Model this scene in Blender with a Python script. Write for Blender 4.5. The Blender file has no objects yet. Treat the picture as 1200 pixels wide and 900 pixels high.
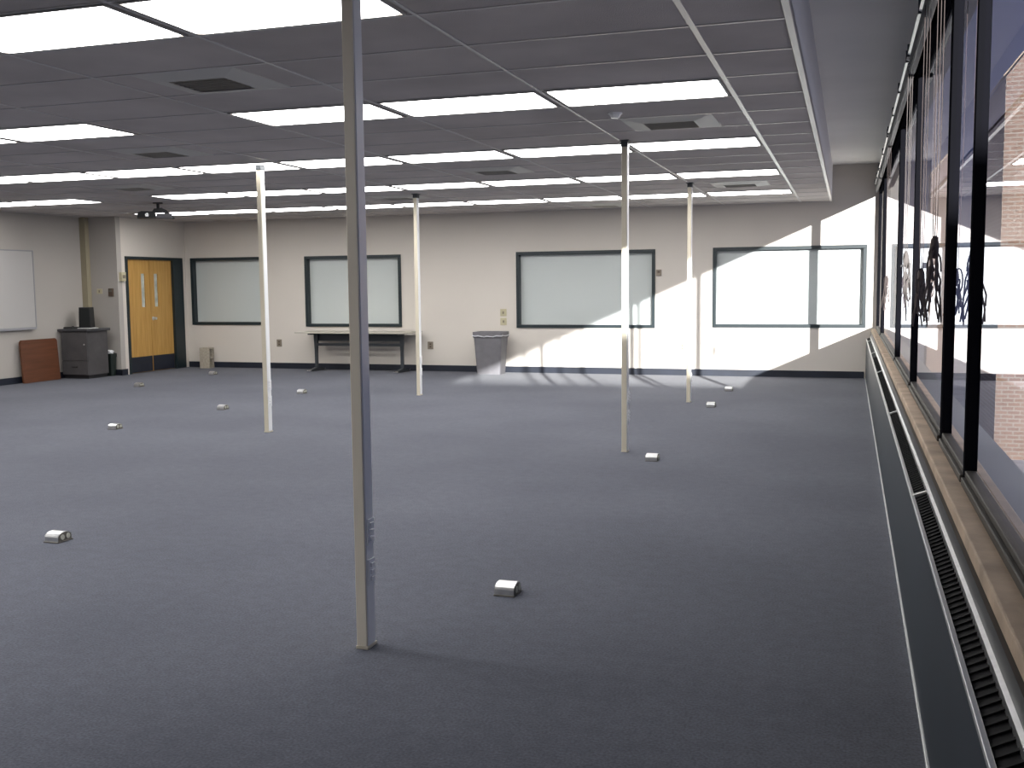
import bpy, bmesh, math, random
from mathutils import Vector, Matrix
random.seed(7)
C = bpy.context.scene.collection
PI = math.pi

# ---------------------------------------------------------------- dimensions
D = 17.577          # back wall
H = 2.849           # suspended ceiling
H2 = 3.42           # ceiling strip by the windows
XL = -13.2         # left wall
XD = -12.5          # door wall
YR = 15.55          # return wall beside the doors
XW = 0.43           # window plane
XB = -0.295         # edge of the suspended ceiling
YN = -4.0           # wall behind the viewpoint
XA, T, S = -0.781, 1.2192, 0.6875   # ceiling grid origin and pitch
ROWY = 4.02         # near edge of the nearest light row in view
SILL = 0.80

# ---------------------------------------------------------------- materials
def mat(name, col, rough=0.6, metal=0.0, spec=0.5, noise=None, emit=None, bump=None):
    m = bpy.data.materials.new(name); m.use_nodes = True
    nt = m.node_tree; b = nt.nodes['Principled BSDF']
    b.inputs['Base Color'].default_value = (*col, 1)
    b.inputs['Roughness'].default_value = rough
    b.inputs['Metallic'].default_value = metal
    b.inputs['Specular IOR Level'].default_value = spec
    tc = nt.nodes.new('ShaderNodeTexCoord')
    if noise:                       # (scale, detail, dark factor, bright factor)
        sc, det, lo, hi = noise
        n = nt.nodes.new('ShaderNodeTexNoise'); n.inputs['Scale'].default_value = sc
        n.inputs['Detail'].default_value = det
        nt.links.new(tc.outputs['Object'], n.inputs['Vector'])
        r = nt.nodes.new('ShaderNodeValToRGB')
        r.color_ramp.elements[0].position = .3; r.color_ramp.elements[1].position = .7
        r.color_ramp.elements[0].color = (*[c*lo for c in col], 1)
        r.color_ramp.elements[1].color = (*[min(1, c*hi) for c in col], 1)
        nt.links.new(n.outputs['Fac'], r.inputs['Fac']); nt.links.new(r.outputs['Color'], b.inputs['Base Color'])
    if bump:
        sc, st = bump
        n = nt.nodes.new('ShaderNodeTexNoise'); n.inputs['Scale'].default_value = sc; n.inputs['Detail'].default_value = 4
        nt.links.new(tc.outputs['Object'], n.inputs['Vector'])
        bp = nt.nodes.new('ShaderNodeBump'); bp.inputs['Strength'].default_value = st; bp.inputs['Distance'].default_value = .01
        nt.links.new(n.outputs['Fac'], bp.inputs['Height']); nt.links.new(bp.outputs['Normal'], b.inputs['Normal'])
    if emit:
        b.inputs['Emission Color'].default_value = (*emit[0], 1); b.inputs['Emission Strength'].default_value = emit[1]
    return m

def carpet_mat():
    m = mat('carpet_blue', (.1, .11, .15), .95, spec=.1)
    nt = m.node_tree; b = nt.nodes['Principled BSDF']; L = nt.links
    tc = nt.nodes.new('ShaderNodeTexCoord')
    big = nt.nodes.new('ShaderNodeTexNoise'); big.inputs['Scale'].default_value = .55; big.inputs['Detail'].default_value = 3
    fine = nt.nodes.new('ShaderNodeTexNoise'); fine.inputs['Scale'].default_value = 95; fine.inputs['Detail'].default_value = 3
    mid = nt.nodes.new('ShaderNodeTexNoise'); mid.inputs['Scale'].default_value = 14; mid.inputs['Detail'].default_value = 4
    for n in (big, fine, mid): L.new(tc.outputs['Object'], n.inputs['Vector'])
    r = nt.nodes.new('ShaderNodeValToRGB')
    r.color_ramp.elements[0].position = .35; r.color_ramp.elements[0].color = (*CARPET_A, 1)
    r.color_ramp.elements[1].position = .68; r.color_ramp.elements[1].color = (*CARPET_B, 1)
    L.new(big.outputs['Fac'], r.inputs['Fac'])
    def ramp(n, lo, hi):
        q = nt.nodes.new('ShaderNodeMapRange'); q.inputs['From Min'].default_value = .3; q.inputs['From Max'].default_value = .7
        q.inputs['To Min'].default_value = lo; q.inputs['To Max'].default_value = hi
        L.new(n.outputs['Fac'], q.inputs['Value']); return q.outputs['Result']
    mul = nt.nodes.new('ShaderNodeMath'); mul.operation = 'MULTIPLY'
    L.new(ramp(fine, .72, 1.28), mul.inputs[0]); L.new(ramp(mid, .9, 1.1), mul.inputs[1])
    vm = nt.nodes.new('ShaderNodeVectorMath'); vm.operation = 'SCALE'
    L.new(r.outputs['Color'], vm.inputs[0]); L.new(mul.outputs[0], vm.inputs['Scale'])
    L.new(vm.outputs['Vector'], b.inputs['Base Color'])
    bp = nt.nodes.new('ShaderNodeBump'); bp.inputs['Strength'].default_value = .4; bp.inputs['Distance'].default_value = .006
    L.new(fine.outputs['Fac'], bp.inputs['Height']); L.new(bp.outputs['Normal'], b.inputs['Normal'])
    b.inputs['Sheen Weight'].default_value = .12
    return m

def glass_mat(name, tint):
    m = bpy.data.materials.new(name); m.use_nodes = True; nt = m.node_tree; nt.nodes.clear(); L = nt.links
    out = nt.nodes.new('ShaderNodeOutputMaterial'); mix = nt.nodes.new('ShaderNodeMixShader')
    tr = nt.nodes.new('ShaderNodeBsdfTransparent'); tr.inputs['Color'].default_value = (*tint, 1)
    gl = nt.nodes.new('ShaderNodeBsdfGlossy'); gl.inputs['Roughness'].default_value = 0.0; gl.inputs['Color'].default_value = (.95, .93, 1, 1)
    ge = nt.nodes.new('ShaderNodeNewGeometry'); dt = nt.nodes.new('ShaderNodeVectorMath'); dt.operation = 'DOT_PRODUCT'
    L.new(ge.outputs['Incoming'], dt.inputs[0]); L.new(ge.outputs['Normal'], dt.inputs[1])
    def mth(op, *v, clamp=False):
        q = nt.nodes.new('ShaderNodeMath'); q.operation = op; q.use_clamp = clamp
        for i, x in enumerate(v):
            if isinstance(x, (int, float)): q.inputs[i].default_value = x
            else: L.new(x, q.inputs[i])
        return q.outputs[0]
    c = mth('ABSOLUTE', dt.outputs['Value']); f = mth('POWER', mth('SUBTRACT', 1, c, clamp=True), 5)
    f = mth('ADD', mth('MULTIPLY', f, .96), .04)              # Schlick, one surface
    f = mth('DIVIDE', mth('MULTIPLY', f, 2), mth('ADD', f, 1))  # both surfaces of the pane
    L.new(f, mix.inputs[0]); L.new(tr.outputs[0], mix.inputs[1]); L.new(gl.outputs[0], mix.inputs[2]); L.new(mix.outputs[0], out.inputs[0])
    return m

def brick_mat(name, c1, c2, mortar, w=.21, h=.075, flip=False):
    m = mat(name, c1, .9); nt = m.node_tree; b = nt.nodes['Principled BSDF']; L = nt.links
    tc = nt.nodes.new('ShaderNodeTexCoord'); sx = nt.nodes.new('ShaderNodeSeparateXYZ'); cx = nt.nodes.new('ShaderNodeCombineXYZ')
    ad = nt.nodes.new('ShaderNodeMath'); ad.operation = 'ADD'
    L.new(tc.outputs['Object'], sx.inputs[0]); L.new(sx.outputs[0], ad.inputs[0]); L.new(sx.outputs[1], ad.inputs[1])
    L.new(ad.outputs[0], cx.inputs[0]); L.new(sx.outputs[2], cx.inputs[1])
    br = nt.nodes.new('ShaderNodeTexBrick'); br.inputs['Scale'].default_value = 1
    br.inputs['Brick Width'].default_value = w; br.inputs['Row Height'].default_value = h; br.inputs['Mortar Size'].default_value = .012
    br.inputs['Color1'].default_value = (*c1, 1); br.inputs['Color2'].default_value = (*c2, 1); br.inputs['Mortar'].default_value = (*mortar, 1)
    L.new(cx.outputs[0], br.inputs['Vector']); L.new(br.outputs['Color'], b.inputs['Base Color'])
    return m

def wood_mat(name, c1, c2, rough=.4, axis='Z'):
    m = mat(name, c1, rough); nt = m.node_tree; b = nt.nodes['Principled BSDF']; L = nt.links
    tc = nt.nodes.new('ShaderNodeTexCoord'); mp = nt.nodes.new('ShaderNodeMapping')
    mp.inputs['Scale'].default_value = (9, 9, .7) if axis == 'Z' else (9, .7, 9)
    n = nt.nodes.new('ShaderNodeTexNoise'); n.inputs['Scale'].default_value = 2.2; n.inputs['Detail'].default_value = 6; n.inputs['Distortion'].default_value = .6
    r = nt.nodes.new('ShaderNodeValToRGB'); r.color_ramp.elements[0].position = .3; r.color_ramp.elements[1].position = .7
    r.color_ramp.elements[0].color = (*c1, 1); r.color_ramp.elements[1].color = (*c2, 1)
    L.new(tc.outputs['Object'], mp.inputs[0]); L.new(mp.outputs[0], n.inputs['Vector']); L.new(n.outputs['Fac'], r.inputs['Fac']); L.new(r.outputs['Color'], b.inputs['Base Color'])
    return m

CARPET_A = (.069, .074, .095); CARPET_B = (.094, .100, .124)
LIGHT = 10.0
M = dict(
    carpet=carpet_mat(),
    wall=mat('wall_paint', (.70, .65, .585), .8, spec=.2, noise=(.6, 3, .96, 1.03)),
    doorwall=mat('wall_paint_left_shaded', (.46, .43, .395), .8, spec=.2, noise=(.6, 3, .96, 1.03)),  # darker copy of the wall paint; dimness of the left side in colour
    chase=mat('olive_paint', (.33, .29, .2), .7),
    tile=mat('ceiling_tile', (.66, .61, .58), .95, spec=.1, noise=(1.1, 5, .8, 1.06), bump=(160, .5)),
    plaster=mat('ceiling_plaster', (.93, .91, .87), .9, spec=.1, noise=(.8, 3, .95, 1.04)),
    tbar=mat('grid_metal', (.6, .58, .57), .35, metal=.4),
    fascia=mat('fascia_paint', (.78, .78, .82), .55),
    lens=mat('light_lens', (.9, .9, .9), .5, emit=((1, .985, .97), LIGHT)),
    lframe=mat('light_frame', (.35, .34, .32), .5),
    vent=mat('vent_enamel', (.62, .6, .55), .5),
    ventdark=mat('vent_dark', (.32, .29, .25), .8),
    ventmid=mat('vent_louvre', (.6, .57, .5), .6),
    navy=mat('vinyl_base', (.014, .018, .03), .45, noise=(3, 2, .8, 1.2)),
    boardframe=mat('dark_green_frame', (.012, .022, .026), .4),
    boardpane=mat('pale_glass', (.60, .64, .62), .22, spec=.5, noise=(.7, 2, .98, 1.02)),
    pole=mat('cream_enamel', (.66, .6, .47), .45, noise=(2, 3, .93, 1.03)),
    poleface=mat('pole_side_lit', (.86, .87, .87), .3),  # pale tone stands in for window light on the pole's side
    outlet=mat('outlet_white', (.93, .93, .92), .25),
    outletdark=mat('outlet_slot', (.03, .03, .03), .5),
    beige=mat('beige_plastic', (.55, .5, .33), .5),
    tan=mat('tan_plate', (.25, .21, .16), .5),
    alu=mat('brushed_aluminium', (.62, .62, .62), .28, metal=.9, noise=(30, 2, .9, 1.05)),
    galv=mat('dull_aluminium', (.62, .63, .62), .35, metal=.7),
    chrome=mat('chrome', (.8, .8, .8), .15, metal=1),
    grey=mat('receptacle_grey', (.5, .5, .42), .5),
    greydark=mat('receptacle_dark', (.13, .12, .1), .5),
    oak=wood_mat('door_oak', (.48, .26, .06), (.62, .36, .1), .4),
    lite=mat('door_glass', (.55, .6, .55), .1, spec=.6, noise=(9, 3, .75, 1.15)),
    black=mat('black_paint', (.015, .015, .017), .4),
    panel=wood_mat('reddish_laminate', (.10, .036, .016), (.145, .052, .024), .4, axis='Y'),
    cabdark=mat('charcoal_laminate', (.075, .07, .072), .6, noise=(5, 3, .85, 1.15)),
    cabtop=mat('charcoal_top', (.05, .05, .055), .45),
    speaker=mat('black_plastic', (.012, .013, .014), .5),
    cloth=mat('speaker_grille', (.008, .009, .009), .9),
    paper=mat('white_paper', (.75, .75, .72), .8),
    green=mat('dark_green_plastic', (.008, .016, .013), .5),
    liner=mat('clear_bag', (.7, .7, .72), .3),
    bin=mat('grey_plastic', (.16, .155, .165), .55, noise=(8, 3, .9, 1.1)),
    tabletop=mat('putty_laminate', (.48, .45, .38), .5),
    tableedge=mat('dark_edge', (.12, .115, .1), .5),
    steel=mat('dark_grey_steel', (.055, .062, .068), .4, metal=.3),
    block=mat('concrete_block', (.42, .38, .31), .95, noise=(30, 4, .85, 1.12), bump=(60, .8)),
    hole=mat('block_core', (.05, .045, .04), .95),
    bronze=mat('bronze_mullion', (.008, .008, .010), .7, spec=0),
    bronzer=mat('bronze_rail', (.05, .045, .036), .5, spec=.3, noise=(6, 3, .8, 1.2)),
    stone=mat('stone_sill', (.46, .35, .25), .75, noise=(5, 5, .75, 1.3), bump=(40, .4)),
    htr=mat('heater_enamel', (.018, .026, .036), .45, noise=(2, 3, .9, 1.15)),
    htrdark=mat('heater_grille', (.008, .008, .009), .7, spec=.1),
    glass=glass_mat('window_glass', (.8, .83, .86)),
    cord=mat('blind_cord', (.085, .065, .06), .8),
    cordlight=mat('blind_cord_pale', (.16, .14, .13), .8),
    brick=brick_mat('tan_brick', (.24, .145, .10), (.19, .11, .075), (.28, .24, .2)),
    asphalt=mat('asphalt', (.55, .54, .60), .9, noise=(2, 4, .8, 1.2)),
    white=mat('white_paint', (.8, .8, .8), .7),
    render=mat('pale_light_bounce', (.82, .81, .8), .9, noise=(1, 3, .95, 1.03)),  # pale so the added block bounces light in through the windows
    brown=mat('brown_plastic', (.09, .06, .04), .5),
)

# ---------------------------------------------------------------- mesh helpers
class MB:
    def __init__(s): s.bm = bmesh.new()
    def box(s, x0, x1, y0, y1, z0, z1, bev=0):
        t = bmesh.new(); bmesh.ops.create_cube(t, size=1)
        for v in t.verts:
            v.co = Vector(((x0+x1)/2 + v.co.x*(x1-x0), (y0+y1)/2 + v.co.y*(y1-y0), (z0+z1)/2 + v.co.z*(z1-z0)))
        if bev: bmesh.ops.bevel(t, geom=t.edges[:], offset=bev, segments=2, affect='EDGES', profile=.5)
        s.merge(t); return s
    def merge(s, t, mtx=None):
        if mtx: bmesh.ops.transform(t, matrix=mtx, verts=t.verts)
        vm = {v: s.bm.verts.new(v.co) for v in t.verts}
        for f in t.faces:
            try: s.bm.faces.new([vm[v] for v in f.verts])
            except ValueError: pass
        t.free()
    def cyl(s, a, b, r, r2=None, n=16, cap=True):
        a = Vector(a); b = Vector(b); d = b-a; r2 = r if r2 is None else r2
        t = bmesh.new(); bmesh.ops.create_cone(t, cap_ends=cap, segments=n, radius1=r, radius2=r2, depth=d.length)
        q = d.to_track_quat('Z', 'Y').to_matrix().to_4x4()
        s.merge(t, Matrix.Translation((a+b)/2) @ q); return s
    def tube(s, pts, r, n=6):
        pts = [Vector(p) for p in pts]; rings = []
        for i, p in enumerate(pts):
            d = (pts[min(i+1, len(pts)-1)] - pts[max(i-1, 0)]).normalized()
            u = d.orthogonal().normalized() if not rings else (u - d*u.dot(d)).normalized()
            v = d.cross(u)
            rings.append([s.bm.verts.new(p + (u*math.cos(2*PI*k/n) + v*math.sin(2*PI*k/n))*r) for k in range(n)])
        for a, b in zip(rings, rings[1:]):
            for k in range(n): s.bm.faces.new((a[k], a[(k+1) % n], b[(k+1) % n], b[k]))
        s.bm.faces.new(rings[0][::-1]); s.bm.faces.new(rings[-1]); return s
    def prism(s, prof, axis, a, b):
        """profile of 2-D points swept along axis from a to b"""
        def P(u, v, w):
            return {'x': (w, u, v), 'y': (u, w, v), 'z': (u, v, w)}[axis]
        A = [s.bm.verts.new(P(u, v, a)) for u, v in prof]; B = [s.bm.verts.new(P(u, v, b)) for u, v in prof]
        n = len(prof)
        s.bm.faces.new(A); s.bm.faces.new(B[::-1])
        for i in range(n): s.bm.faces.new((A[i], B[i], B[(i+1) % n], A[(i+1) % n]))
        return s
    def poly(s, pts):
        s.bm.faces.new([s.bm.verts.new(p) for p in pts]); return s
    def build(s, name, m, parent=None, loc=None, smooth=False, kind=None, label=None):
        bmesh.ops.recalc_face_normals(s.bm, faces=s.bm.faces)
        me = bpy.data.meshes.new(name); s.bm.to_mesh(me); s.bm.free(); me.materials.append(m)
        if smooth:
            for p in me.polygons: p.use_smooth = True
        o = bpy.data.objects.new(name, me); C.objects.link(o)
        if parent: o.parent = parent
        if loc: o.location = loc
        if kind: o['kind'] = kind
        if label: o['label'] = label
        return o

def empty(name, loc, rz=0, label=None, cat=None, group=None, kind=None):
    o = bpy.data.objects.new(name, None); C.objects.link(o); o.location = loc; o.rotation_euler = (0, 0, rz)
    o.empty_display_size = .1
    return tag(o, label, cat, group, kind)
def tag(o, label=None, cat=None, group=None, kind=None):
    if label: o['label'] = label
    if cat: o['category'] = cat
    if group: o['group'] = group
    if kind: o['kind'] = kind
    return o
def copy_tree(o, parent=None):
    c = o.copy(); C.objects.link(c); c.parent = parent
    for ch in list(o.children): copy_tree(ch, c)
    return c

ORD = ['first', 'second', 'third', 'fourth', 'fifth', 'sixth', 'seventh', 'eighth', 'ninth', 'tenth']

# ---------------------------------------------------------------- room shell
MB().box(XL-.1, XW+.12, YN-.1, D+.3, -.12, 0).build('floor', M['carpet'], kind='structure')
MB().box(XL-.1, XB, YN-.1, D+.12, H, H+.06).build('ceiling', M['tile'], kind='structure')
MB().box(XB-.0, XW+.3, YN-.1, D+.12, H2, H2+.1).build('ceiling_by_windows', M['plaster'], kind='structure')
MB().box(XL-.1, XB, YN-.1, D+.12, H2+.1, H2+.2).build('ceiling_slab', M['plaster'], kind='structure')

# back wall with openings for the four framed windows
WINS = [(-2.18, .255, .815, 2.145), (-5.63, -3.15, .80, 2.14), (-9.85, -7.86, .81, 2.14), (-12.38, -10.68, .84, 2.15)]
w = MB(); zlo, zhi = .815, 2.14
xs = [XD-.15]
for a in sorted(WINS): xs += [a[0]+.03, a[1]-.03]
xs.append(XW+.3)
w.box(xs[0], xs[-1], D, D+.25, 0, zlo+.02); w.box(xs[0], xs[-1], D, D+.25, zhi-.02, H2+.1)
for i in range(0, len(xs), 2): w.box(xs[i], xs[i+1], D, D+.25, zlo+.02, zhi-.02)
w.build('wall_back', M['wall'], kind='structure')
MB().box(xs[0], xs[-1], D+.25, D+.3, 0, H2+.1).build('wall_back_cavity', M['black'], kind='structure')
WL = ['large dark framed window at the right end of the back wall, beside the tall windows',
      'wide dark framed window on the back wall to the right of the grey wastebasket',
      'dark framed window on the back wall above the long table',
      'dark framed window on the back wall next to the wooden double doors']
for k, (x0, x1, z0, z1) in enumerate(WINS):
    r = empty('window_%d' % (k+1), ((x0+x1)/2, D, z0), kind='structure', label=WL[k])
    hw = (x1-x0)/2; t = .055; hh = z1-z0
    f = MB()
    for (a, b, c, d) in ((-hw, hw, 0, t), (-hw, hw, hh-t, hh), (-hw, -hw+t, t, hh-t), (hw-t, hw, t, hh-t)):
        f.box(a, b, -.025, .13, c, d, .003)
    f.build('window_frame', M['boardframe'], r)
    MB().box(-hw+.03, hw-.03, .09, .11, .03, hh-.03).build('pane', M['boardpane'], r)

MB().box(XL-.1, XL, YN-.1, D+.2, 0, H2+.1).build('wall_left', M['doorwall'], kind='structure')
MB().box(XL-.1, XW+.3, YN-.1, YN, 0, H2+.1).build('wall_rear', M['wall'], kind='structure')
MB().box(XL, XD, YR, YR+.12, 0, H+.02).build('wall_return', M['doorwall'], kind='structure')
DY0, DY1, DH = 15.76, 17.44, 2.15
w = MB(); w.box(XD-.12, XD, YR+.12, DY0, 0, H+.02); w.box(XD-.12, XD, DY1, D, 0, H+.02); w.box(XD-.12, XD, DY0, DY1, DH, H+.02)
w.build('wall_door', M['wall'], kind='structure')
MB().box(XL, XL+.12, YR-.1, YR, 0, H).build('trim_1', M['chase'], kind='structure')

# fascia between the two ceiling heights
MB().box(XB-.03, XB, YN, D, H+.0, H2+.05).build('trim_2', M['fascia'], kind='structure')
MB().box(XB-.032, XB+.004, YN, D, H-.012, H+.03, .003).build('trim_3', M['tbar'], kind='structure')
# ceiling grid
g = MB(); zt = H-.006
for i in range(0, 11):
    x = XA - i*T; wdt = .016 if i == 0 else .010
    g.box(x-wdt, x+wdt, YN, D, zt, H+.002)
j = 0; y = ROWY - 12*S
while y < D:
    if y > YN: g.box(XL, XB, y-.009, y+.009, zt+.001, H+.002)
    y += S
g.box(XL, XB, D-.03, D, zt, H+.002); g.box(XL, XL+.03, YN, YR, zt, H+.002)
g.build('trim_4', M['tbar'], kind='structure')

# baseboards
MB().box(XD, .25, D-.012, D, 0, .11, .003).build('baseboard_back', M['navy'], kind='structure')
MB().box(XL, XL+.012, YN, YR-.1, 0, .11, .003).build('baseboard_left', M['navy'], kind='structure')
w = MB(); w.box(XL+.12, XD+.012, YR-.012, YR, 0, .11); w.box(XD, XD+.012, YR-.012, DY0-.05, 0, .11)
w.build('baseboard_return', M['navy'], kind='structure')

# ---------------------------------------------------------------- doors
dr = empty('door_1', (XD, (DY0+DY1)/2, 0), kind='structure', label='wooden double doors with narrow glass panes in a dark frame')
hw = (DY1-DY0)/2
f = MB()
f.box(-.13, .03, -hw, -hw+.05, 0, DH, .004); f.box(-.13, .03, hw-.30, hw, 0, DH, .004); f.box(-.13, .03, -hw+.05, hw-.30, DH-.05, DH, .004)
f.build('door_frame', M['boardframe'], dr)
mid = -.125
for sgn in (-1, 1):
    a, b = (-hw+.055, mid-.004) if sgn < 0 else (mid+.004, hw-.305)
    lf = MB(); ly = mid+sgn*.19; 
    y0, y1 = ly-.055, ly+.055; z0, z1 = 1.22, 1.84
    lf.box(-.07, -.025, a, y0, .01, DH-.055); lf.box(-.07, -.025, y1, b, .01, DH-.055)
    lf.box(-.07, -.025, y0, y1, .01, z0); lf.box(-.07, -.025, y0, y1, z1, DH-.055)
    leaf = lf.build('door_leaf', M['oak'], dr)
    MB().box(-.055, -.045, y0, y1, z0, z1).build('glass_pane', M['lite'], leaf)
    MB().box(-.024, -.018, a+.01, b-.01, .015, .30, .002).build('kick_plate', M['navy'], leaf, label='dark kick plate along the bottom of the door')
    if sgn > 0:
        k = MB(); k.cyl((-.025, mid+.06, 1.0), (.03, mid+.06, 1.0), .012); k.cyl((.02, mid+.06, 1.0), (.05, mid+.06, 1.0), .028, .024)
        k.cyl((-.025, mid+.06, 1.0), (-.018, mid+.06, 1.0), .035)
        k.build('door_knob', M['galv'], leaf, smooth=False)
MB().box(XD-.25, XD-.13, DY0-.1, DY1+.1, 0, DH+.1).build('trim_5', M['plaster'], kind='structure')

# ---------------------------------------------------------------- ceiling lights
def rounded(hx, hy, r, z, n=5):
    pts = []
    for cx, cy, a0 in ((hx-r, hy-r, 0), (-hx+r, hy-r, PI/2), (-hx+r, -hy+r, PI), (hx-r, -hy+r, 1.5*PI)):
        for k in range(n+1):
            a = a0 + PI/2*k/n; pts.append((cx+r*math.cos(a), cy+r*math.sin(a), z))
    return pts
lt0 = empty('ceiling_light', (0, 0, H))
LX, LY = T/2-.042, .305
MB().poly(rounded(LX, LY, .05, -.010)).build('diffuser', M['lens'], lt0)
f = MB()
f.box(-LX-.012, LX+.012, -LY-.014, -LY, -.012, .0); f.box(-LX-.012, LX+.012, LY, LY+.014, -.012, .0)
f.box(-LX-.012, -LX+.002, -LY, LY, -.012, .0); f.box(LX-.002, LX+.012, -LY, LY, -.012, .0)
f.build('frame', M['lframe'], lt0)
rows = {   # row -> lit grid columns, counted leftwards from the long grid line nearest the windows
    -1: range(2, 10), 0: range(1, 9), 1: (0, 1, 2, 4, 5, 6, 7), 2: range(0, 9),  # first row is out of view, lit to brighten the nearest pole
    3: (0, 1, 2, 3, 4, 5, 6, 8, 9), 4: range(0, 9)}
rname = {0: 'nearest row in view', 1: 'second row from the front', 2: 'third row from the front',
         3: 'fourth row from front', 4: 'row by the far wall', -1: 'unseen row overhead behind the viewpoint', -2: 'rearmost row behind the viewpoint'}
first = True
for r in sorted(rows):
    cols = list(rows[r])
    for q, i in enumerate(cols):   # q counts the panels of the row from the window side
        o = lt0 if first else copy_tree(lt0); first = False
        o.location = (XA-(i+.5)*T, ROWY+r*2.75+.33, H)
        extra = ''
        if r == 1 and i == 4 : extra = ', left of a gap'
        if r == 3 and i == 8: extra = ', left of a gap'
        tag(o, 'glowing light panel, %s from the right, %s%s' % (ORD[q], rname[r], extra), 'light', 'recessed fluorescent ceiling panels')

# ceiling air vents
vt0 = empty('ceiling_vent', (0, 0, H))
VX, VY = .36, .33
f = MB()
prof_o = [(-VX, -VY), (VX, -VY), (VX, VY), (-VX, VY)]; prof_i = [(-.2, -.18), (.2, -.18), (.2, .18), (-.2, .18)]
for k in range(4):
    a, b = prof_o[k], prof_o[(k+1) % 4]; c, d = prof_i[(k+1) % 4], prof_i[k]
    f.poly([(a[0], a[1], -.004), (b[0], b[1], -.004), (c[0], c[1], -.028), (d[0], d[1], -.028)])
    f.poly([(a[0], a[1], -.004), (b[0], b[1], -.004), (b[0], b[1], .001), (a[0], a[1], .001)])
f.build('frame', M['vent'], vt0)
MB().box(-.2, .2, -.18, .18, -.01, -.004).build('backing', M['ventdark'], vt0)
f = MB()
for k in range(7):
    yy = -.15+k*.05; f.prism([(yy-.016, -.027), (yy-.013, -.029), (yy+.014, -.013), (yy+.011, -.011)], 'x', -.2, .2)
f.build('louvre', M['ventmid'], vt0)
vents = [(0, 6, 'large pale ceiling vent by the small white smoke detector near the windows'),
         (2, 2, 'nearest ceiling vent with a dark square grille, left of the closest pole'),
         (4, 6, 'ceiling vent at the left between the second and third light rows'),
         (2, 10, 'ceiling vent in the middle between the third and fourth light rows'),
         (4, 14, 'ceiling vent in front of the back light row, left of centre'),
         (6, 10, 'leftmost ceiling vent between the third and fourth light rows'),
         (0, 14, 'pale ceiling vent near the back wall on the window side'),
         (2, 18, 'ceiling vent right against the back wall')]
for n, (i, j, lab) in enumerate(vents):
    o = vt0 if n == 0 else copy_tree(vt0)
    o.location = (XA-(i+.5)*T, ROWY+(j+.5)*S, H)
    tag(o, lab, 'vent', 'square ceiling air vents')

sd = empty('smoke_detector', (-1.72, 7.87, H), label='small round white smoke detector on the ceiling beside a vent', cat='smoke detector')
MB().cyl((0, 0, 0), (0, 0, -.012), .055, .052, 24).build('base', M['outlet'], sd)
MB().cyl((0, 0, -.012), (0, 0, -.04), .045, .03, 24).build('sensor_cap', M['outlet'], sd)

# ---------------------------------------------------------------- power poles
def make_pole():
    r = empty('power_pole', (0, 0, 0))
    MB().box(-.026, .022, -.042, .042, .012, H-.03, .003).build('post', M['pole'], r)
    MB().box(.020, .027, -.034, .034, .014, H-.032, .0015).build('trunking_cover', M['poleface'], r, label='snap-on cover strip, paled to stand in for window light')
    MB().box(-.029, .029, -.045, .045, 0, .014, .002).build('foot_plate', M['pole'], r)
    f = MB(); f.box(-.045, .045, -.06, .06, H-.012, H-.001, .002); f.box(-.031, .031, -.047, .047, H-.06, H-.012, .002)
    f.build('ceiling_collar', M['steel'], r, label='dark collar at the ceiling')
    for z in (.335, .51):
        pl = MB().box(.026, .034, -.03, .03, z-.055, z+.055, .002).build('outlet_plate', M['poleface'], r)
        f = MB()
        for dz in (-.03, 0, .03): f.box(.033, .042, -.016, .016, z+dz-.009, z+dz+.009, .002)
        f.build('socket', M['outlet'], pl)
    return r
p0 = make_pole()
poles = [(-1.962, 3.945, 'tall cream floor-to-ceiling power pole nearest the viewer with outlets low on its right side'),
         (-5.95, 9.73, 'cream floor-to-ceiling pole in front of the window beside the double doors'),
         (-5.83, 13.60, 'slim cream ceiling pole in front of the right end of the long table'),
         (-1.96, 9.39, 'grey-brown ceiling pole crossing the wide dark framed window right of the wastebasket'),
         (-1.985, 13.59, 'slim pale ceiling pole between the two right-hand framed windows, partly sunlit')]
for n, (x, y, lab) in enumerate(poles):
    o = p0 if n == 0 else copy_tree(p0)
    o.location = (x, y, 0); tag(o, lab, 'pole', 'floor-to-ceiling power poles')
for ch in p0.children:      # nearest post gets a lit copy of the enamel, brightness put into colour
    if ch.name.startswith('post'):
        ch.data = ch.data.copy(); ch.data.materials.clear(); ch.data.materials.append(mat('cream_enamel_lit', (.92, .84, .68), .4))
# ---------------------------------------------------------------- floor outlet boxes
def make_box():
    r = empty('floor_outlet_box', (0, 0, 0)); L_, W_, Hh = .05, .06, .062
    prof = [(-W_, .006)]
    for k in range(0, 9):
        a = PI - PI*k/8
        prof.append((W_*math.cos(a)*(.98), .034+(Hh-.034)*math.sin(a)))
    prof.append((W_, .006))
    MB().prism(prof, 'x', -L_, L_).build('housing', M['alu'], r)
    MB().box(-L_-.006, L_+.006, -W_-.006, W_+.006, 0, .007, .002).build('base_plate', M['greydark'], r)
    for sx in (-1, 1):
        q = [(p[0]*.9, .006+(p[1]-.006)*.92) for p in prof]
        fp = MB().prism(q, 'x', sx*L_, sx*(L_+.003)).build('face_plate', M['greydark'], r)
        f = MB()
        for yy in (-.024, .024): f.cyl((sx*(L_+.002), yy, .031), (sx*(L_+.007), yy, .031), .0165, n=18)
        f.build('receptacle', M['grey'], fp)
    return r
b0 = make_box()
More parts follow.
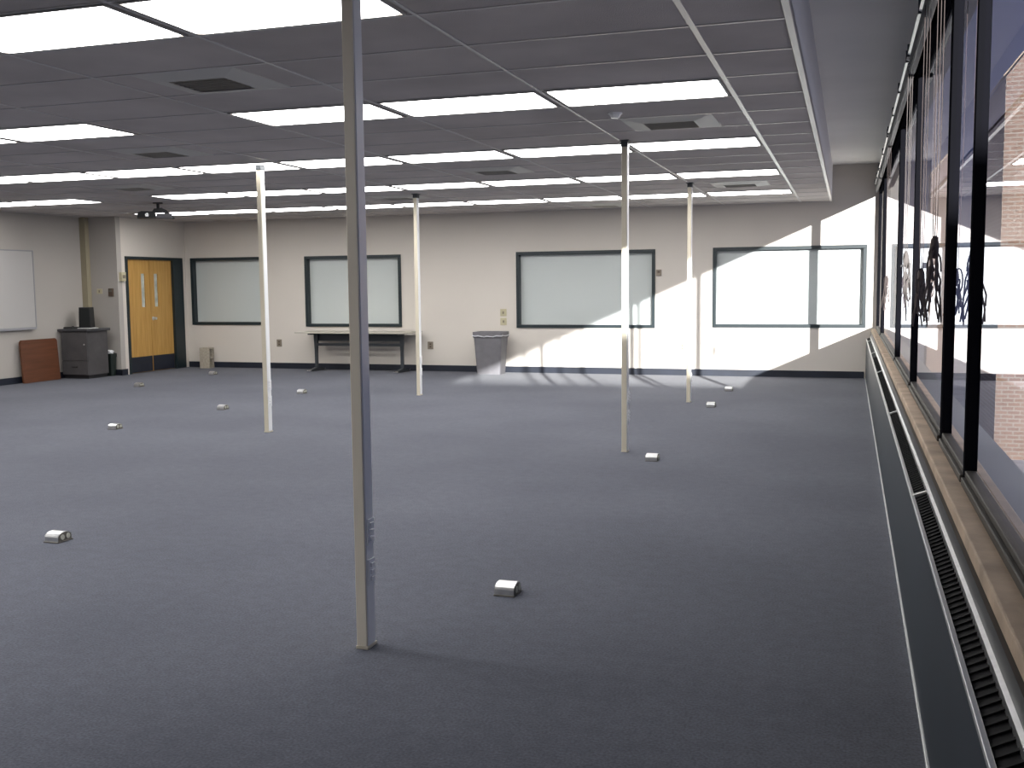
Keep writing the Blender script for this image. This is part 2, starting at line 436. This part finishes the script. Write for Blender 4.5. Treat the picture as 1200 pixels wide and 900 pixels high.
boxes = [(-1.615, 4.85, 'metal floor outlet box nearest the viewer, right of the nearest pole'),
         (-4.647, 5.12, 'metal floor outlet box at the far left front, showing its two round sockets'),
         (-1.627, 8.97, 'metal floor outlet box on the right, a little in front of the grey-brown pole'),
         (-1.634, 13.11, 'pale metal floor outlet box just right of the slim pole near the back wall'),
         (-1.635, 15.16, 'small pale floor outlet box closest to the sunlit end of the back wall'),
         (-7.775, 9.52, 'floor outlet box on the carpet at left, third back from the viewer on that side'),
         (-7.644, 11.42, 'floor outlet box left of the foot of the cream pole by the doors'),
         (-7.65, 13.46, 'floor outlet box between the cream pole and the long table'),
         (-10.8, 13.83, 'small floor outlet box in front of the grey cabinet and double doors'),
         (-10.932, 16.06, 'tiny floor outlet box in front of the concrete block')]
for n, (x, y, lab) in enumerate(boxes):
    o = b0 if n == 0 else copy_tree(b0)
    o.location = (x, y, 0); tag(o, lab, 'outlet box', 'metal outlet boxes on the carpet')

# ---------------------------------------------------------------- wall plates
def plate(x, z, kind, label, m='beige', wd=.04, hh=.06):
    r = empty(kind, (x, D, z), label=label, cat='switch' if 'switch' in kind else 'outlet')
    MB().box(-wd, wd, -.008, 0, -hh, hh, .003).build('plate', M[m], r)
    f = MB()
    if 'switch' in kind: f.box(-.012, .012, -.02, -.007, -.022, .022, .003)
    else:
        for dz in (-.024, .024): f.box(-.015, .015, -.012, -.007, dz-.014, dz+.014, .004)
    f.build('toggle' if 'switch' in kind else 'receptacle', M['tan' if m != 'tan' else 'brown'], r)
plate(-10.45, .49, 'wall_outlet', 'brown wall outlet to the left of the long table', 'tan', .055, .07)
plate(-7.30, .47, 'wall_outlet', 'brown wall outlet just right of the long table', 'tan', .055, .07)
plate(-5.88, 1.07, 'light_switch', 'beige switch plate above the grey wastebasket, upper of the pair', 'beige', .06, .065)
plate(-5.88, .91, 'light_switch', 'beige switch plate above the grey wastebasket, lower of the pair', 'beige', .06, .065)
plate(-2.68, .48, 'wall_outlet', 'beige wall outlet beside the slim pole in the sunlit part of the wall', 'beige', .05, .06)
r = empty('wall_sensor', (-3.085, D, 1.74), label='small grey box on the wall at the right edge of the wide framed window', cat='sensor')
MB().box(-.045, .045, -.035, 0, -.055, .055, .006).build('housing', M['tan'], r)
MB().box(-.02, .02, -.04, -.034, .0, .03, .002).build('dial', M['brown'], r)

# items on the return wall and the door wall
r = empty('wall_thermostat', (XD-.14, YR, 1.5), label='small dark thermostat on the wall between the speaker and the double doors', cat='thermostat')
MB().box(-.045, .045, -.04, 0, -.07, .07, .005).build('housing', M['brown'], r)
MB().box(-.03, .03, -.045, -.039, .01, .05, .002).build('display', M['greydark'], r)
r = empty('light_switch', (XD-.40, YR, 1.52), label='pale switch plate left of the small dark thermostat', cat='switch')
MB().box(-.06, .06, -.008, 0, -.045, .045, .003).build('plate', M['beige'], r)
MB().box(-.012, .012, -.018, -.007, -.02, .02, .003).build('toggle', M['tan'], r)
r = empty('fire_alarm_pull', (XD-.001, YR+.10, 1.78), label='small beige box on the wall end just left of the double doors', cat='alarm')
MB().box(0, .06, -.06, .06, -.08, .08, .006).build('housing', M['beige'], r)
MB().box(.06, .07, -.035, .035, -.03, .03, .003).build('handle', M['tan'], r)

# ---------------------------------------------------------------- whiteboard on the left wall
r = empty('whiteboard', (XL, 12.92, .92), label='white board mounted on the left wall above the wooden panel', cat='whiteboard')
MB().box(.004, .022, -1.34, 1.34, .01, 1.29).build('writing_surface', mat('board_white', (.47, .455, .44), .4), r)
f = MB(); f.box(.0, .03, -1.36, 1.36, -.012, .012, .003); f.box(0, .028, -1.36, 1.36, 1.285, 1.305, .003); f.box(0, .028, -1.36, -1.34, .012, 1.285); f.box(0, .028, 1.34, 1.36, .012, 1.285)
f.build('frame', mat('board_frame', (.3, .3, .31), .4), r)
f = MB(); f.box(.0, .07, -1.3, 1.3, -.03, -.014, .003); f.box(.062, .07, -1.3, 1.3, -.016, .0)
f.build('marker_tray', mat('tray_metal', (.3, .3, .32), .4), r)

# ---------------------------------------------------------------- leaning wood panel
r = empty('wood_panel', (XL+.05, 14.22, 0), label='reddish brown wooden panel with rounded corners leaning on the left wall', cat='panel')
prof = []
for cx, cz, a0 in ((.36, .66, 0), (-.36, .66, PI/2)):
    for k in range(6):
        a = a0+PI/2*k/5; prof.append((cx+.06*math.cos(a), cz+.06*math.sin(a)))
prof += [(-.42, 0), (.42, 0)]
b = MB().prism(prof, 'x', -.018, .018).build('board', M['panel'], r)
b.rotation_euler = (0, -.06, 0); b.location = (.08, 0, .004)
f = MB(); f.box(-.045, -.018, -.3, .3, .12, .17); f.box(-.045, -.018, -.3, .3, .5, .55)
b2 = f.build('batten', M['cabdark'], r); b2.rotation_euler = (0, -.06, 0); b2.location = (.08, 0, .004)

# ---------------------------------------------------------------- cabinet, speaker, bin
cx0, cx1, cy0, cy1, ch = -13.15, -12.60, 14.80, 15.33, .87
r = empty('media_cabinet', ((cx0+cx1)/2, (cy0+cy1)/2, 0), label='charcoal grey lectern cabinet with an overhanging top, beside the wooden panel', cat='cabinet')
hx, hy = (cx1-cx0)/2, (cy1-cy0)/2
MB().box(-hx, hx, -hy+.018, hy, .06, ch-.04, .004).build('carcass', M['cabdark'], r)
MB().box(-hx+.02, hx-.02, -hy+.03, hy-.02, 0, .06).build('plinth', M['black'], r)
MB().box(-hx-.04, hx+.04, -hy-.035, hy+.04, ch-.04, ch, .006).build('top', M['cabtop'], r)
for z0, z1, nm in ((.32, ch-.05, 'door'), (.07, .31, 'drawer')):
    d = MB().box(-hx+.006, hx-.006, -hy, -hy+.018, z0, z1, .003).build(nm, M['cabdark'], r)
    if nm == 'drawer':
        f = MB(); f.box(-.05, .05, -hy-.02, -hy-.012, .2, .215, .002); f.box(-.05, -.042, -hy-.014, -hy, .2, .215); f.box(.042, .05, -hy-.014, -hy, .2, .215)
        f.build('handle', M['black'], d)
    else:
        MB().cyl((hx-.06, -hy-.006, .6), (hx-.06, -hy+.001, .6), .014).build('lock', M['galv'], d)
r = empty('loudspeaker', (-12.86, 15.13, ch+.012), rz=.35, label='small black loudspeaker standing on the charcoal cabinet', cat='speaker')
f = MB(); f.prism([(-.105, 0), (.105, 0), (.092, .36), (-.092, .36)], 'y', -.1, .1); f.build('housing', M['speaker'], r)
f = MB(); f.prism([(-.092, .015), (.092, .015), (.08, .345), (-.08, .345)], 'y', -.108, -.099); f.build('grille', M['cloth'], r)
o = MB().box(-.17, .17, -.12, .12, 0, .010, .002).build('paper_stack', M['paper'], loc=(-12.86, 15.10, ch+.001))
tag(o, 'white sheets of paper lying under the black loudspeaker', 'paper')
r = empty('black_tray', (-13.04, 14.95, ch+.001), label='low black device on the left part of the cabinet top', cat='device')
MB().box(-.1, .1, -.09, .09, 0, .03, .006).build('body', M['speaker'], r)
MB().cyl((.03, 0, .03), (.03, 0, .045), .02).build('knob', M['black'], r)

def wastebasket(name, loc, w, d, h, m, label, taper=.8, liner=True):
    r = empty(name, loc, label=label, cat='wastebasket')
    def ring(z, wx, wy, rr=.035, n=4):
        out = []
        for cx, cy, a0 in ((wx-rr, wy-rr, 0), (-wx+rr, wy-rr, PI/2), (-wx+rr, -wy+rr, PI), (wx-rr, -wy+rr, 1.5*PI)):
            for k in range(n+1):
                a = a0+PI/2*k/n; out.append((cx+rr*math.cos(a), cy+rr*math.sin(a), z))
        return out
    def shell(levels):
        b = MB(); prev = None; firstr = None
        for z, wx, wy in levels:
            vs = [b.bm.verts.new(p) for p in ring(z, wx, wy)]
            if prev:
                for k in range(len(vs)): b.bm.faces.new((prev[k], prev[(k+1) % len(vs)], vs[(k+1) % len(vs)], vs[k]))
            else: firstr = vs
            prev = vs
        b.bm.faces.new(firstr[::-1]); b.bm.faces.new(prev)
        return b
    w2, d2 = w/2, d/2; t = .008
    shell([(.0, w2*taper, d2*taper), (h-.03, w2*.97, d2*.97), (h-.001, w2*.975, d2*.975), (h-.001, w2*.975-t, d2*.975-t), (.02, w2*taper-t, d2*taper-t)]).build('bin_body', m, r)
    shell([(h-.06, w2*.955, d2*.955), (h-.06, w2*1.03, d2*1.03), (h, w2*1.04, d2*1.04), (h+.004, w2*1.0, d2*1.0), (h-.04, w2*.94, d2*.94)]).build('rim', m, r) if not liner else None
    if liner:
        shell([(h-.10, w2*.965, d2*.965), (h-.085, w2*1.02, d2*1.02), (h+.006, w2*1.03, d2*1.03), (h+.006, w2*.95, d2*.95), (h*.4, w2*.85, d2*.85)]).build('rim', m, r)
        b = MB()
        for sgn in (-1,):
            pts = [(-w2*1.03+ (w2*2.06)*k/10, sgn*d2*1.045, h-.055-.018*math.sin(PI*k/10)-.008*math.sin(k*2.1)) for k in range(11)]
            b.tube(pts, .008)
        pts = [(w2*1.04, -d2*1.03+(d2*2.06)*k/8, h-.05-.015*math.sin(PI*k/8)) for k in range(9)]
        b.tube(pts, .008)
        b.build('bag_edge', M['liner'], r, label='pale rolled edge of the bin bag')
    return r
wastebasket('wastebasket', (-6.0, 17.22, 0), .54, .40, .74, M['bin'], 'tall grey plastic wastebasket with a bag edge standing at the back wall')
r = wastebasket('wastebasket', (-12.66, 15.45, 0), .20, .14, .40, M['green'], 'small dark green wastebasket in the corner behind the charcoal cabinet', liner=False)
f = MB()
t = bmesh.new(); bmesh.ops.create_icosphere(t, subdivisions=3, radius=.055)
for v in t.verts: v.co = Vector((v.co.x*1.3, v.co.y*1.1, v.co.z*.8)) * (1+.18*math.sin(v.co.x*90)*math.cos(v.co.z*80+v.co.y*60))
f.merge(t, Matrix.Translation((0, 0, .425)))
f.build('bag_top', M['liner'], r, label='crumpled pale bag sticking out')

# ---------------------------------------------------------------- concrete block
r = empty('concrete_block', (-11.97, 17.40, 0), rz=.12, label='beige hollow concrete block standing on end against the back wall', cat='block')
f = MB(); w2, d2, hh, t = .1, .1, .4, .032
# cores run front to back (through -y/+y after standing on end)
f.box(-w2, -w2+t, -d2, d2, 0, hh); f.box(w2-t, w2, -d2, d2, 0, hh)
for z0, z1 in ((0, t), (hh/2-t/2, hh/2+t/2), (hh-t, hh)): f.box(-w2+t, w2-t, -d2, d2, z0, z1)
b = f.build('shell', M['block'], r); b.rotation_euler = (0, 0, PI/2)
b = MB().box(-w2+t, w2-t, -.01, .01, t, hh-t).build('core_shadow', M['hole'], r); b.rotation_euler = (0, 0, PI/2)

# ---------------------------------------------------------------- long table
tx0, tx1 = -9.70, -7.42; ty0, ty1 = 16.85, 17.5
r = empty('folding_table', ((tx0+tx1)/2, (ty0+ty1)/2, 0), label='long narrow table with a putty coloured top and dark metal T-shaped legs', cat='table')
hx, hy = (tx1-tx0)/2, (ty1-ty0)/2
tp = MB().box(-hx+.004, hx-.004, -hy+.004, hy-.004, .712, .738, .004).build('tabletop', M['tabletop'], r)
f = MB(); f.box(-hx, hx, -hy, -hy+.006, .714, .736); f.box(-hx, hx, hy-.006, hy, .714, .736); f.box(-hx, -hx+.006, -hy, hy, .714, .736); f.box(hx-.006, hx, -hy, hy, .714, .736)
f.build('edge_band', M['tabletop'], tp)
for sx in (-1, 1):
    lx = sx*(hx-.27)
    f = MB(); f.prism([(lx-.045, .70), (lx+.045, .70), (lx+.028, .38), (lx+.028, .06), (lx-.028, .06), (lx-.028, .38)], 'y', -.02, .02)
    f.box(lx-.03, lx+.03, -hy+.06, hy-.06, .685, .712)
    leg = f.build('leg', M['steel'], r)
    f = MB(); f.prism([(-hy+.02, .012), (hy-.02, .012), (hy-.02, .03), (.04, .07), (-.04, .07), (-hy+.02, .03)], 'x', lx-.03, lx+.03)
    f.build('foot', M['steel'], leg)
    f = MB(); f.box(lx-.034, lx+.034, -hy-.01, -hy+.06, 0, .036, .006); f.box(lx-.034, lx+.034, hy-.06, hy-.01, 0, .036, .006)
    f.build('foot_cap', M['chrome'], leg, label='bright foot cap')
MB().box(-hx+.27, hx-.27, -.015, .015, .47, .52, .003).build('crossbar', M['steel'], r)
MB().box(-hx+.3, hx-.3, .03, .045, .56, .712).build('apron', M['steel'], r)

# ---------------------------------------------------------------- ceiling projector
r = empty('ceiling_projector', (-9.98, 13.40, H), rz=.64, label='dark projector hanging from the ceiling in front of the double doors', cat='projector')
MB().box(-.07, .07, -.07, .07, -.012, 0, .003).build('ceiling_plate', M['black'], r)
MB().cyl((0, 0, -.01), (0, 0, -.10), .022).build('drop_pole', M['black'], r)
f = MB(); f.prism([(-.10, -.16), (-.06, -.09), (.05, -.075), (.12, -.11), (.24, -.23), (.21, -.245), (.08, -.145), (-.04, -.15)], 'y', -.05, .05)
f.build('bracket', M['black'], r)
f = MB(); f.prism([(-.30, -.235), (-.29, -.155), (-.24, -.135), (-.04, -.135), (-.03, -.235)], 'y', -.13, .13)
f.build('body', M['speaker'], r)
MB().box(-.03, .20, -.12, .12, -.235, -.165, .012).build('rear_housing', M['bin'], r, label='grey rear part of the projector')
MB().cyl((-.16, -.13, -.19), (-.16, -.16, -.19), .032, .028, 24).build('lens', M['chrome'], r)
# ---------------------------------------------------------------- window wall
HX0 = .27
MB().box(XW-.03, XW+.25, YN-.1, D+.25, -.1, SILL-.02).build('wall_right', M['plaster'], kind='structure')
MB().box(XW-.005, XW+.2, YN-.1, D+.25, 3.04, H2+.02).build('trim_6', M['bronze'], kind='structure')
MB().box(.345, XW+.06, YN, D, SILL-.05, SILL, .006).build('trim_7', M['stone'], kind='structure', label='brown stone window ledge')
MB().box(.335, XW-.028, YN, D, 0, SILL-.05).build('trim_8', M['black'], kind='structure')

mull = [(-4.0, .1), (-2.55, .1), (.0, .1), (2.50, .1), (4.12, .05), (5.15, .1), (7.75, .1), (10.30, .16), (15.10, .28), (17.50, .14)]
lab = {2.50: 'large window pane at the right edge of the view', 4.12: 'narrow pane between the two nearest dark mullions', 5.15: 'window bay with the tangled blind cords',
       7.75: 'third window bay from the front', 10.30: 'wide bay towards the back', 15.10: 'last window bay beside the back wall'}
for k in range(len(mull)-1):
    (y0, w0), (y1, w1) = mull[k], mull[k+1]
    r = empty('window_%d' % (k+5), (XW, y0, SILL), kind='structure', label=lab.get(y0, 'tall window bay behind the viewpoint'))
    L_ = y1-y0; zt = 2.98-SILL
    MB().box(-.014, .03, -w0/2, w0/2, 0, 3.06-SILL, .003).build('mullion', M['bronze'], r)
    if k == len(mull)-2: MB().box(-.014, .03, L_-w1/2, L_+.08, 0, 3.06-SILL, .003).build('mullion', M['bronze'], r)
    f = MB(); f.box(-.025, .05, w0/2, L_-w1/2, .0, .03, .004); f.box(-.012, .03, w0/2, L_-w1/2, .03, .055, .004)
    f.build('bottom_rail', M['bronzer'], r)
    f = MB(); f.box(-.015, .04, w0/2, L_-w1/2, zt-.035, 3.06-SILL, .004)
    f.build('top_rail', M['bronze'], r)
    MB().poly([(.008, w0/2-.01, .04), (.008, L_-w1/2+.01, .04), (.008, L_-w1/2+.01, zt-.02), (.008, w0/2-.01, zt-.02)]).build('pane', M['glass'], r)

# aluminium blind headrails, one per bay
hr_y = [(-3.9, -.05), (.05, 3.95), (4.05, 7.70), (7.80, 11.6), (11.7, 15.05), (15.15, 17.5)]
hl = ['bright metal blind headrail above the window behind the viewpoint', 'bright metal blind headrail above the nearest window pane', 'bright metal blind headrail over the bay with the tangled cords',
      'bright metal blind headrail above the middle window bays', 'bright metal blind headrail above the fifth bay towards the back', 'bright metal blind headrail in the far window corner']
for k, (a, b_) in enumerate(hr_y):
    L_ = b_-a
    r = empty('blind_headrail', (.372, a, 3.10), label=hl[k], cat='blind')
    f = MB(); f.prism([(-.03, -.022), (-.008, -.032), (.024, -.028), (.024, .026), (-.02, .026)], 'y', 0, L_)
    f.build('rail', M['outlet'], r)
    f = MB()
    n = max(2, int(L_/1.2))
    for q in range(n+1): yy = .05+(L_-.1)*q/n; f.box(-.033, .03, yy-.012, yy+.012, -.035, .045)
    f.build('bracket', M['steel'], r)
    f = MB(); f.box(-.012, .02, .03, L_-.03, -.15, -.03, .004)
    for q in range(5): f.box(-.018, .024, .03, L_-.03, -.14+q*.022, -.132+q*.022)
    f.build('folded_slats', M['steel'], r, label='dark folded blind slats')

def cords(x, y, ztop, z0, z1, n, m, label, spread=.05, seed=1):
    rnd = random.Random(seed)
    r = empty('blind_cord_bundle', (x, y, z0), label=label, cat='blind cord', group='hanging blind cords')
    f = MB()
    for k in range(3):
        dy = (k-1)*.045; dx = (k-1)*.016; f.tube([(dx, dy, ztop-z0), (dx+rnd.uniform(-.003, .003), dy*.9, (ztop-z1)/2+z1-z0), (dx*.6, dy*.5, z1-z0)], .002, 5)
    f.build('pull_cord', M[m], r)
    f = MB(); hgt = z1-z0
    for k in range(n):
        p = [(rnd.uniform(-.014, .014), rnd.uniform(-.02, .02), hgt*rnd.uniform(.92, 1.02))]
        s = rnd.uniform(-1, 1); L_ = rnd.uniform(.6, 1.0)
        for q in range(1, 7):
            u = q/6; p.append((rnd.uniform(-.008, .008)+(.012+.028*u)*s, s*spread*u*1.2+rnd.uniform(-.02, .02), hgt*(1-u*L_)))
        f.tube(p, .0042, 5)
    for k in range(4):   # loops
        c = (rnd.uniform(-.02, .02), rnd.uniform(-.03, .03), hgt*rnd.uniform(.45, .85)); ry = rnd.uniform(.03, .06); rz = rnd.uniform(.06, .10)
        f.tube([(c[0]+.014*math.cos(a), c[1]+ry*math.cos(a), c[2]+rz*math.sin(a)) for a in [PI*2*j/12 for j in range(12)]], .0042, 5)
    t = bmesh.new(); bmesh.ops.create_icosphere(t, subdivisions=2, radius=.028)
    for v in t.verts: v.co.z *= 1.9; v.co.y *= .9; v.co.x *= .7
    f.merge(t, Matrix.Translation((0, 0, hgt*.9)))
    f.build('tangle', M[m], r)
    return r
cords(.355, 5.85, 2.95, 1.30, 1.60, 14, 'cord', 'tangle of dark blind cords hanging in the window, left of the brownish mullion', .09, 3)
cords(.355, 4.98, 2.95, 1.36, 1.74, 12, 'cord', 'bundle of blind cords hanging against the second nearest mullion', .08, 5)
cords(.355, 7.45, 2.95, 1.28, 1.75, 5, 'cordlight', 'thin looped blind cord hanging in front of the middle panes', .04, 8)
cords(.355, 11.2, 2.95, 1.20, 1.60, 6, 'cord', 'blind cords hanging between the thin far mullions', .08, 9)
r = empty('window_latch', (.385, 7.75, 1.66), label='small dark latch handle on the mullion in the middle of the window wall', cat='latch')
MB().box(-.012, .014, -.03, .03, -.02, .02, .003).build('plate', M['black'], r)
MB().box(-.05, -.012, -.012, .012, -.008, .008, .003).build('lever', M['black'], r)

# ---------------------------------------------------------------- heater cover under the windows
r = empty('heater_cover', (HX0, YN+.05, 0), label='long dark blue heater cabinet with metal edge strips running under the windows', cat='heater')
L_ = D-YN-.06
MB().box(0, .02, 0, L_, .015, .64, .003).build('front_panel', M['htr'], r)
MB().box(-.008, .012, 0, L_, 0, .018, .002).build('floor_strip', M['galv'], r, label='thin pale strip along the carpet')
MB().box(-.006, .008, 0, L_, .636, .652, .002).build('lower_edge_strip', M['galv'], r)
f = MB(); f.prism([(.054, .66), (.066, .66), (.066, .69), (.054, .685)], 'y', 0, L_)
f.build('upper_edge_strip', M['alu'], r, label='bright metal strip along the top edge')
f = MB(); f.prism([(.008, .628), (.056, .655), (.056, .662), (.008, .64)], 'y', 0, L_)
k = 0
yy = .03
while yy < L_-.03:
    if yy < 17: f.prism([(.010, .64), (.054, .663), (.054, .668), (.010, .645)], 'y', yy, yy+.012)
    yy += .05
f.build('top_grille', M['htrdark'], r)
for yw in (-1.2, 1.75, 4.62, 7.49, 10.9, 13.8, 16.6):
    MB().prism([(.0, .64), (.062, .668), (.062, .675), (.0, .652)], 'y', yw-YN-.05-.014, yw-YN-.05+.014).build('joint_strip', M['galv'], r)
f = MB(); f.box(.066, .070, 0, L_, .6, .668)
f.build('back_flange', M['htrdark'], r)

# ---------------------------------------------------------------- outside
GZ = -1.7
MB().box(XW+.3, 60, -30, 90, GZ-.2, GZ).build('ground', M['asphalt'], kind='structure')
r = empty('brick_building', (2.56, 20.5, GZ), label='tan brick building wing with a sloping roofline seen through the nearest window', cat='building')
f = MB(); h0 = 5.14-GZ
f.prism([(0, 0), (0, h0), (.9, h0+1.15), (5.0, h0+1.15), (5.0, 0)], 'y', 0, 3.5)
f.build('wall', M['brick'], r)
f = MB(); f.prism([(-.04, h0+.0), (.9, h0+1.2), (5.04, h0+1.2), (5.04, h0+1.22), (.89, h0+1.22), (-.05, h0+.02)], 'y', -.04, 3.54)
f.build('coping', M['stone'], r)
f = MB(); f.box(.52, .62, -.01, .03, 3.05, 3.75)
f.build('slot_window', M['black'], r)
r = empty('brick_tower', (2.68, 40, GZ), label='distant narrow brick tower with a slanted top seen between the window mullions', cat='tower')
f = MB(); f.prism([(0, 0), (0, 7.0), (.52, 7.65), (.7, 7.65), (.7, 0)], 'y', 0, 1.2)
f.build('wall', M['brick'], r)
f = MB(); f.prism([(-.03, 6.98), (.52, 7.66), (.73, 7.66), (.73, 7.72), (.5, 7.72), (-.03, 7.06)], 'y', -.03, 1.23)
f.build('coping', M['stone'], r)
# added unseen block; its sloping top is shaped to shade the near windows
r = empty('added_shade_block', (5.43, -26, GZ), label='added unseen pale block with a sloping top that shades the nearest windows', cat='building')
f = MB()
f.prism([(0, 0), (0, 5.6-GZ), (9.25, 5.6-GZ), (15.8, 4.48-GZ), (28.85, 2.21-GZ), (28.85, 0)], 'x', 0, 3)
f.build('wall', M['render'], r)
f = MB()
f.prism([(9.25, 5.6-GZ), (28.9, 2.2-GZ), (28.9, 2.24-GZ), (9.25, 5.64-GZ)], 'x', -.05, 3.05)
f.build('roof_edge', M['stone'], r)
for (x, y, l2) in ((2.76, 19.5, 'far'), (2.58, 17.8, 'near')):
    o = MB().box(-.04, .04, -.8, .8, 0, .006).build('painted_line', M['white'], loc=(x, y, GZ))
    tag(o, 'white painted line on the dark pavement outside, the %ser of the two' % ('farth' if l2 == 'far' else 'near'), 'line marking', 'painted lines outside')

# ---------------------------------------------------------------- light
sun = bpy.data.lights.new('sun', 'SUN'); sun.energy = 18.0; sun.angle = math.radians(.55); sun.color = (1, .97, .93)
so = bpy.data.objects.new('sun', sun); C.objects.link(so)
so.rotation_euler = Vector((-1, 2.55, -.443)).to_track_quat('-Z', 'Y').to_euler(); so.location = (8, -10, 8)

wd = bpy.data.worlds.new('World'); bpy.context.scene.world = wd; wd.use_nodes = True
nt = wd.node_tree; bg = nt.nodes['Background']
tc = nt.nodes.new('ShaderNodeTexCoord'); sp = nt.nodes.new('ShaderNodeSeparateXYZ'); rp = nt.nodes.new('ShaderNodeValToRGB')
nt.links.new(tc.outputs['Generated'], sp.inputs[0]); nt.links.new(sp.outputs[2], rp.inputs[0]); nt.links.new(rp.outputs[0], bg.inputs[0])
rp.color_ramp.elements[0].position = 0; rp.color_ramp.elements[0].color = (.16, .19, .36, 1)
rp.color_ramp.elements[1].position = .75; rp.color_ramp.elements[1].color = (.6, .7, 1, 1)
rp.color_ramp.elements[1].color = (.42, .44, .5, 1)
e_ = rp.color_ramp.elements.new(.38); e_.color = (.10, .13, .32, 1)
bg.inputs[1].default_value = 1.0

# ---------------------------------------------------------------- camera
cam = bpy.data.cameras.new('camera'); cam.sensor_width = 36; cam.lens = 36*1211.3/1200; cam.clip_end = 300; cam.clip_start = .02
co = bpy.data.objects.new('camera', cam); C.objects.link(co)
R_ = Vector((0.95094767, 0.3091888, -0.01004073)); U_ = Vector((-0.01983065, 0.09331786, 0.99543886)); F_ = Vector((-0.30871552, 0.94641115, -0.09487182))
mt = Matrix((( R_.x, U_.x, -F_.x), (R_.y, U_.y, -F_.y), (R_.z, U_.z, -F_.z))).to_4x4()
mt.translation = (0, 0, 1.551); co.matrix_world = mt
sc = bpy.context.scene; sc.camera = co
sc.view_settings.view_transform = 'Standard'; sc.view_settings.look = 'None'
sc.view_settings.exposure = 0; sc.view_settings.gamma = 1
try:
    sc.cycles.max_bounces = 10; sc.cycles.transparent_max_bounces = 12; sc.cycles.use_denoising = True
    sc.cycles.sample_clamp_indirect = 6
except Exception: pass
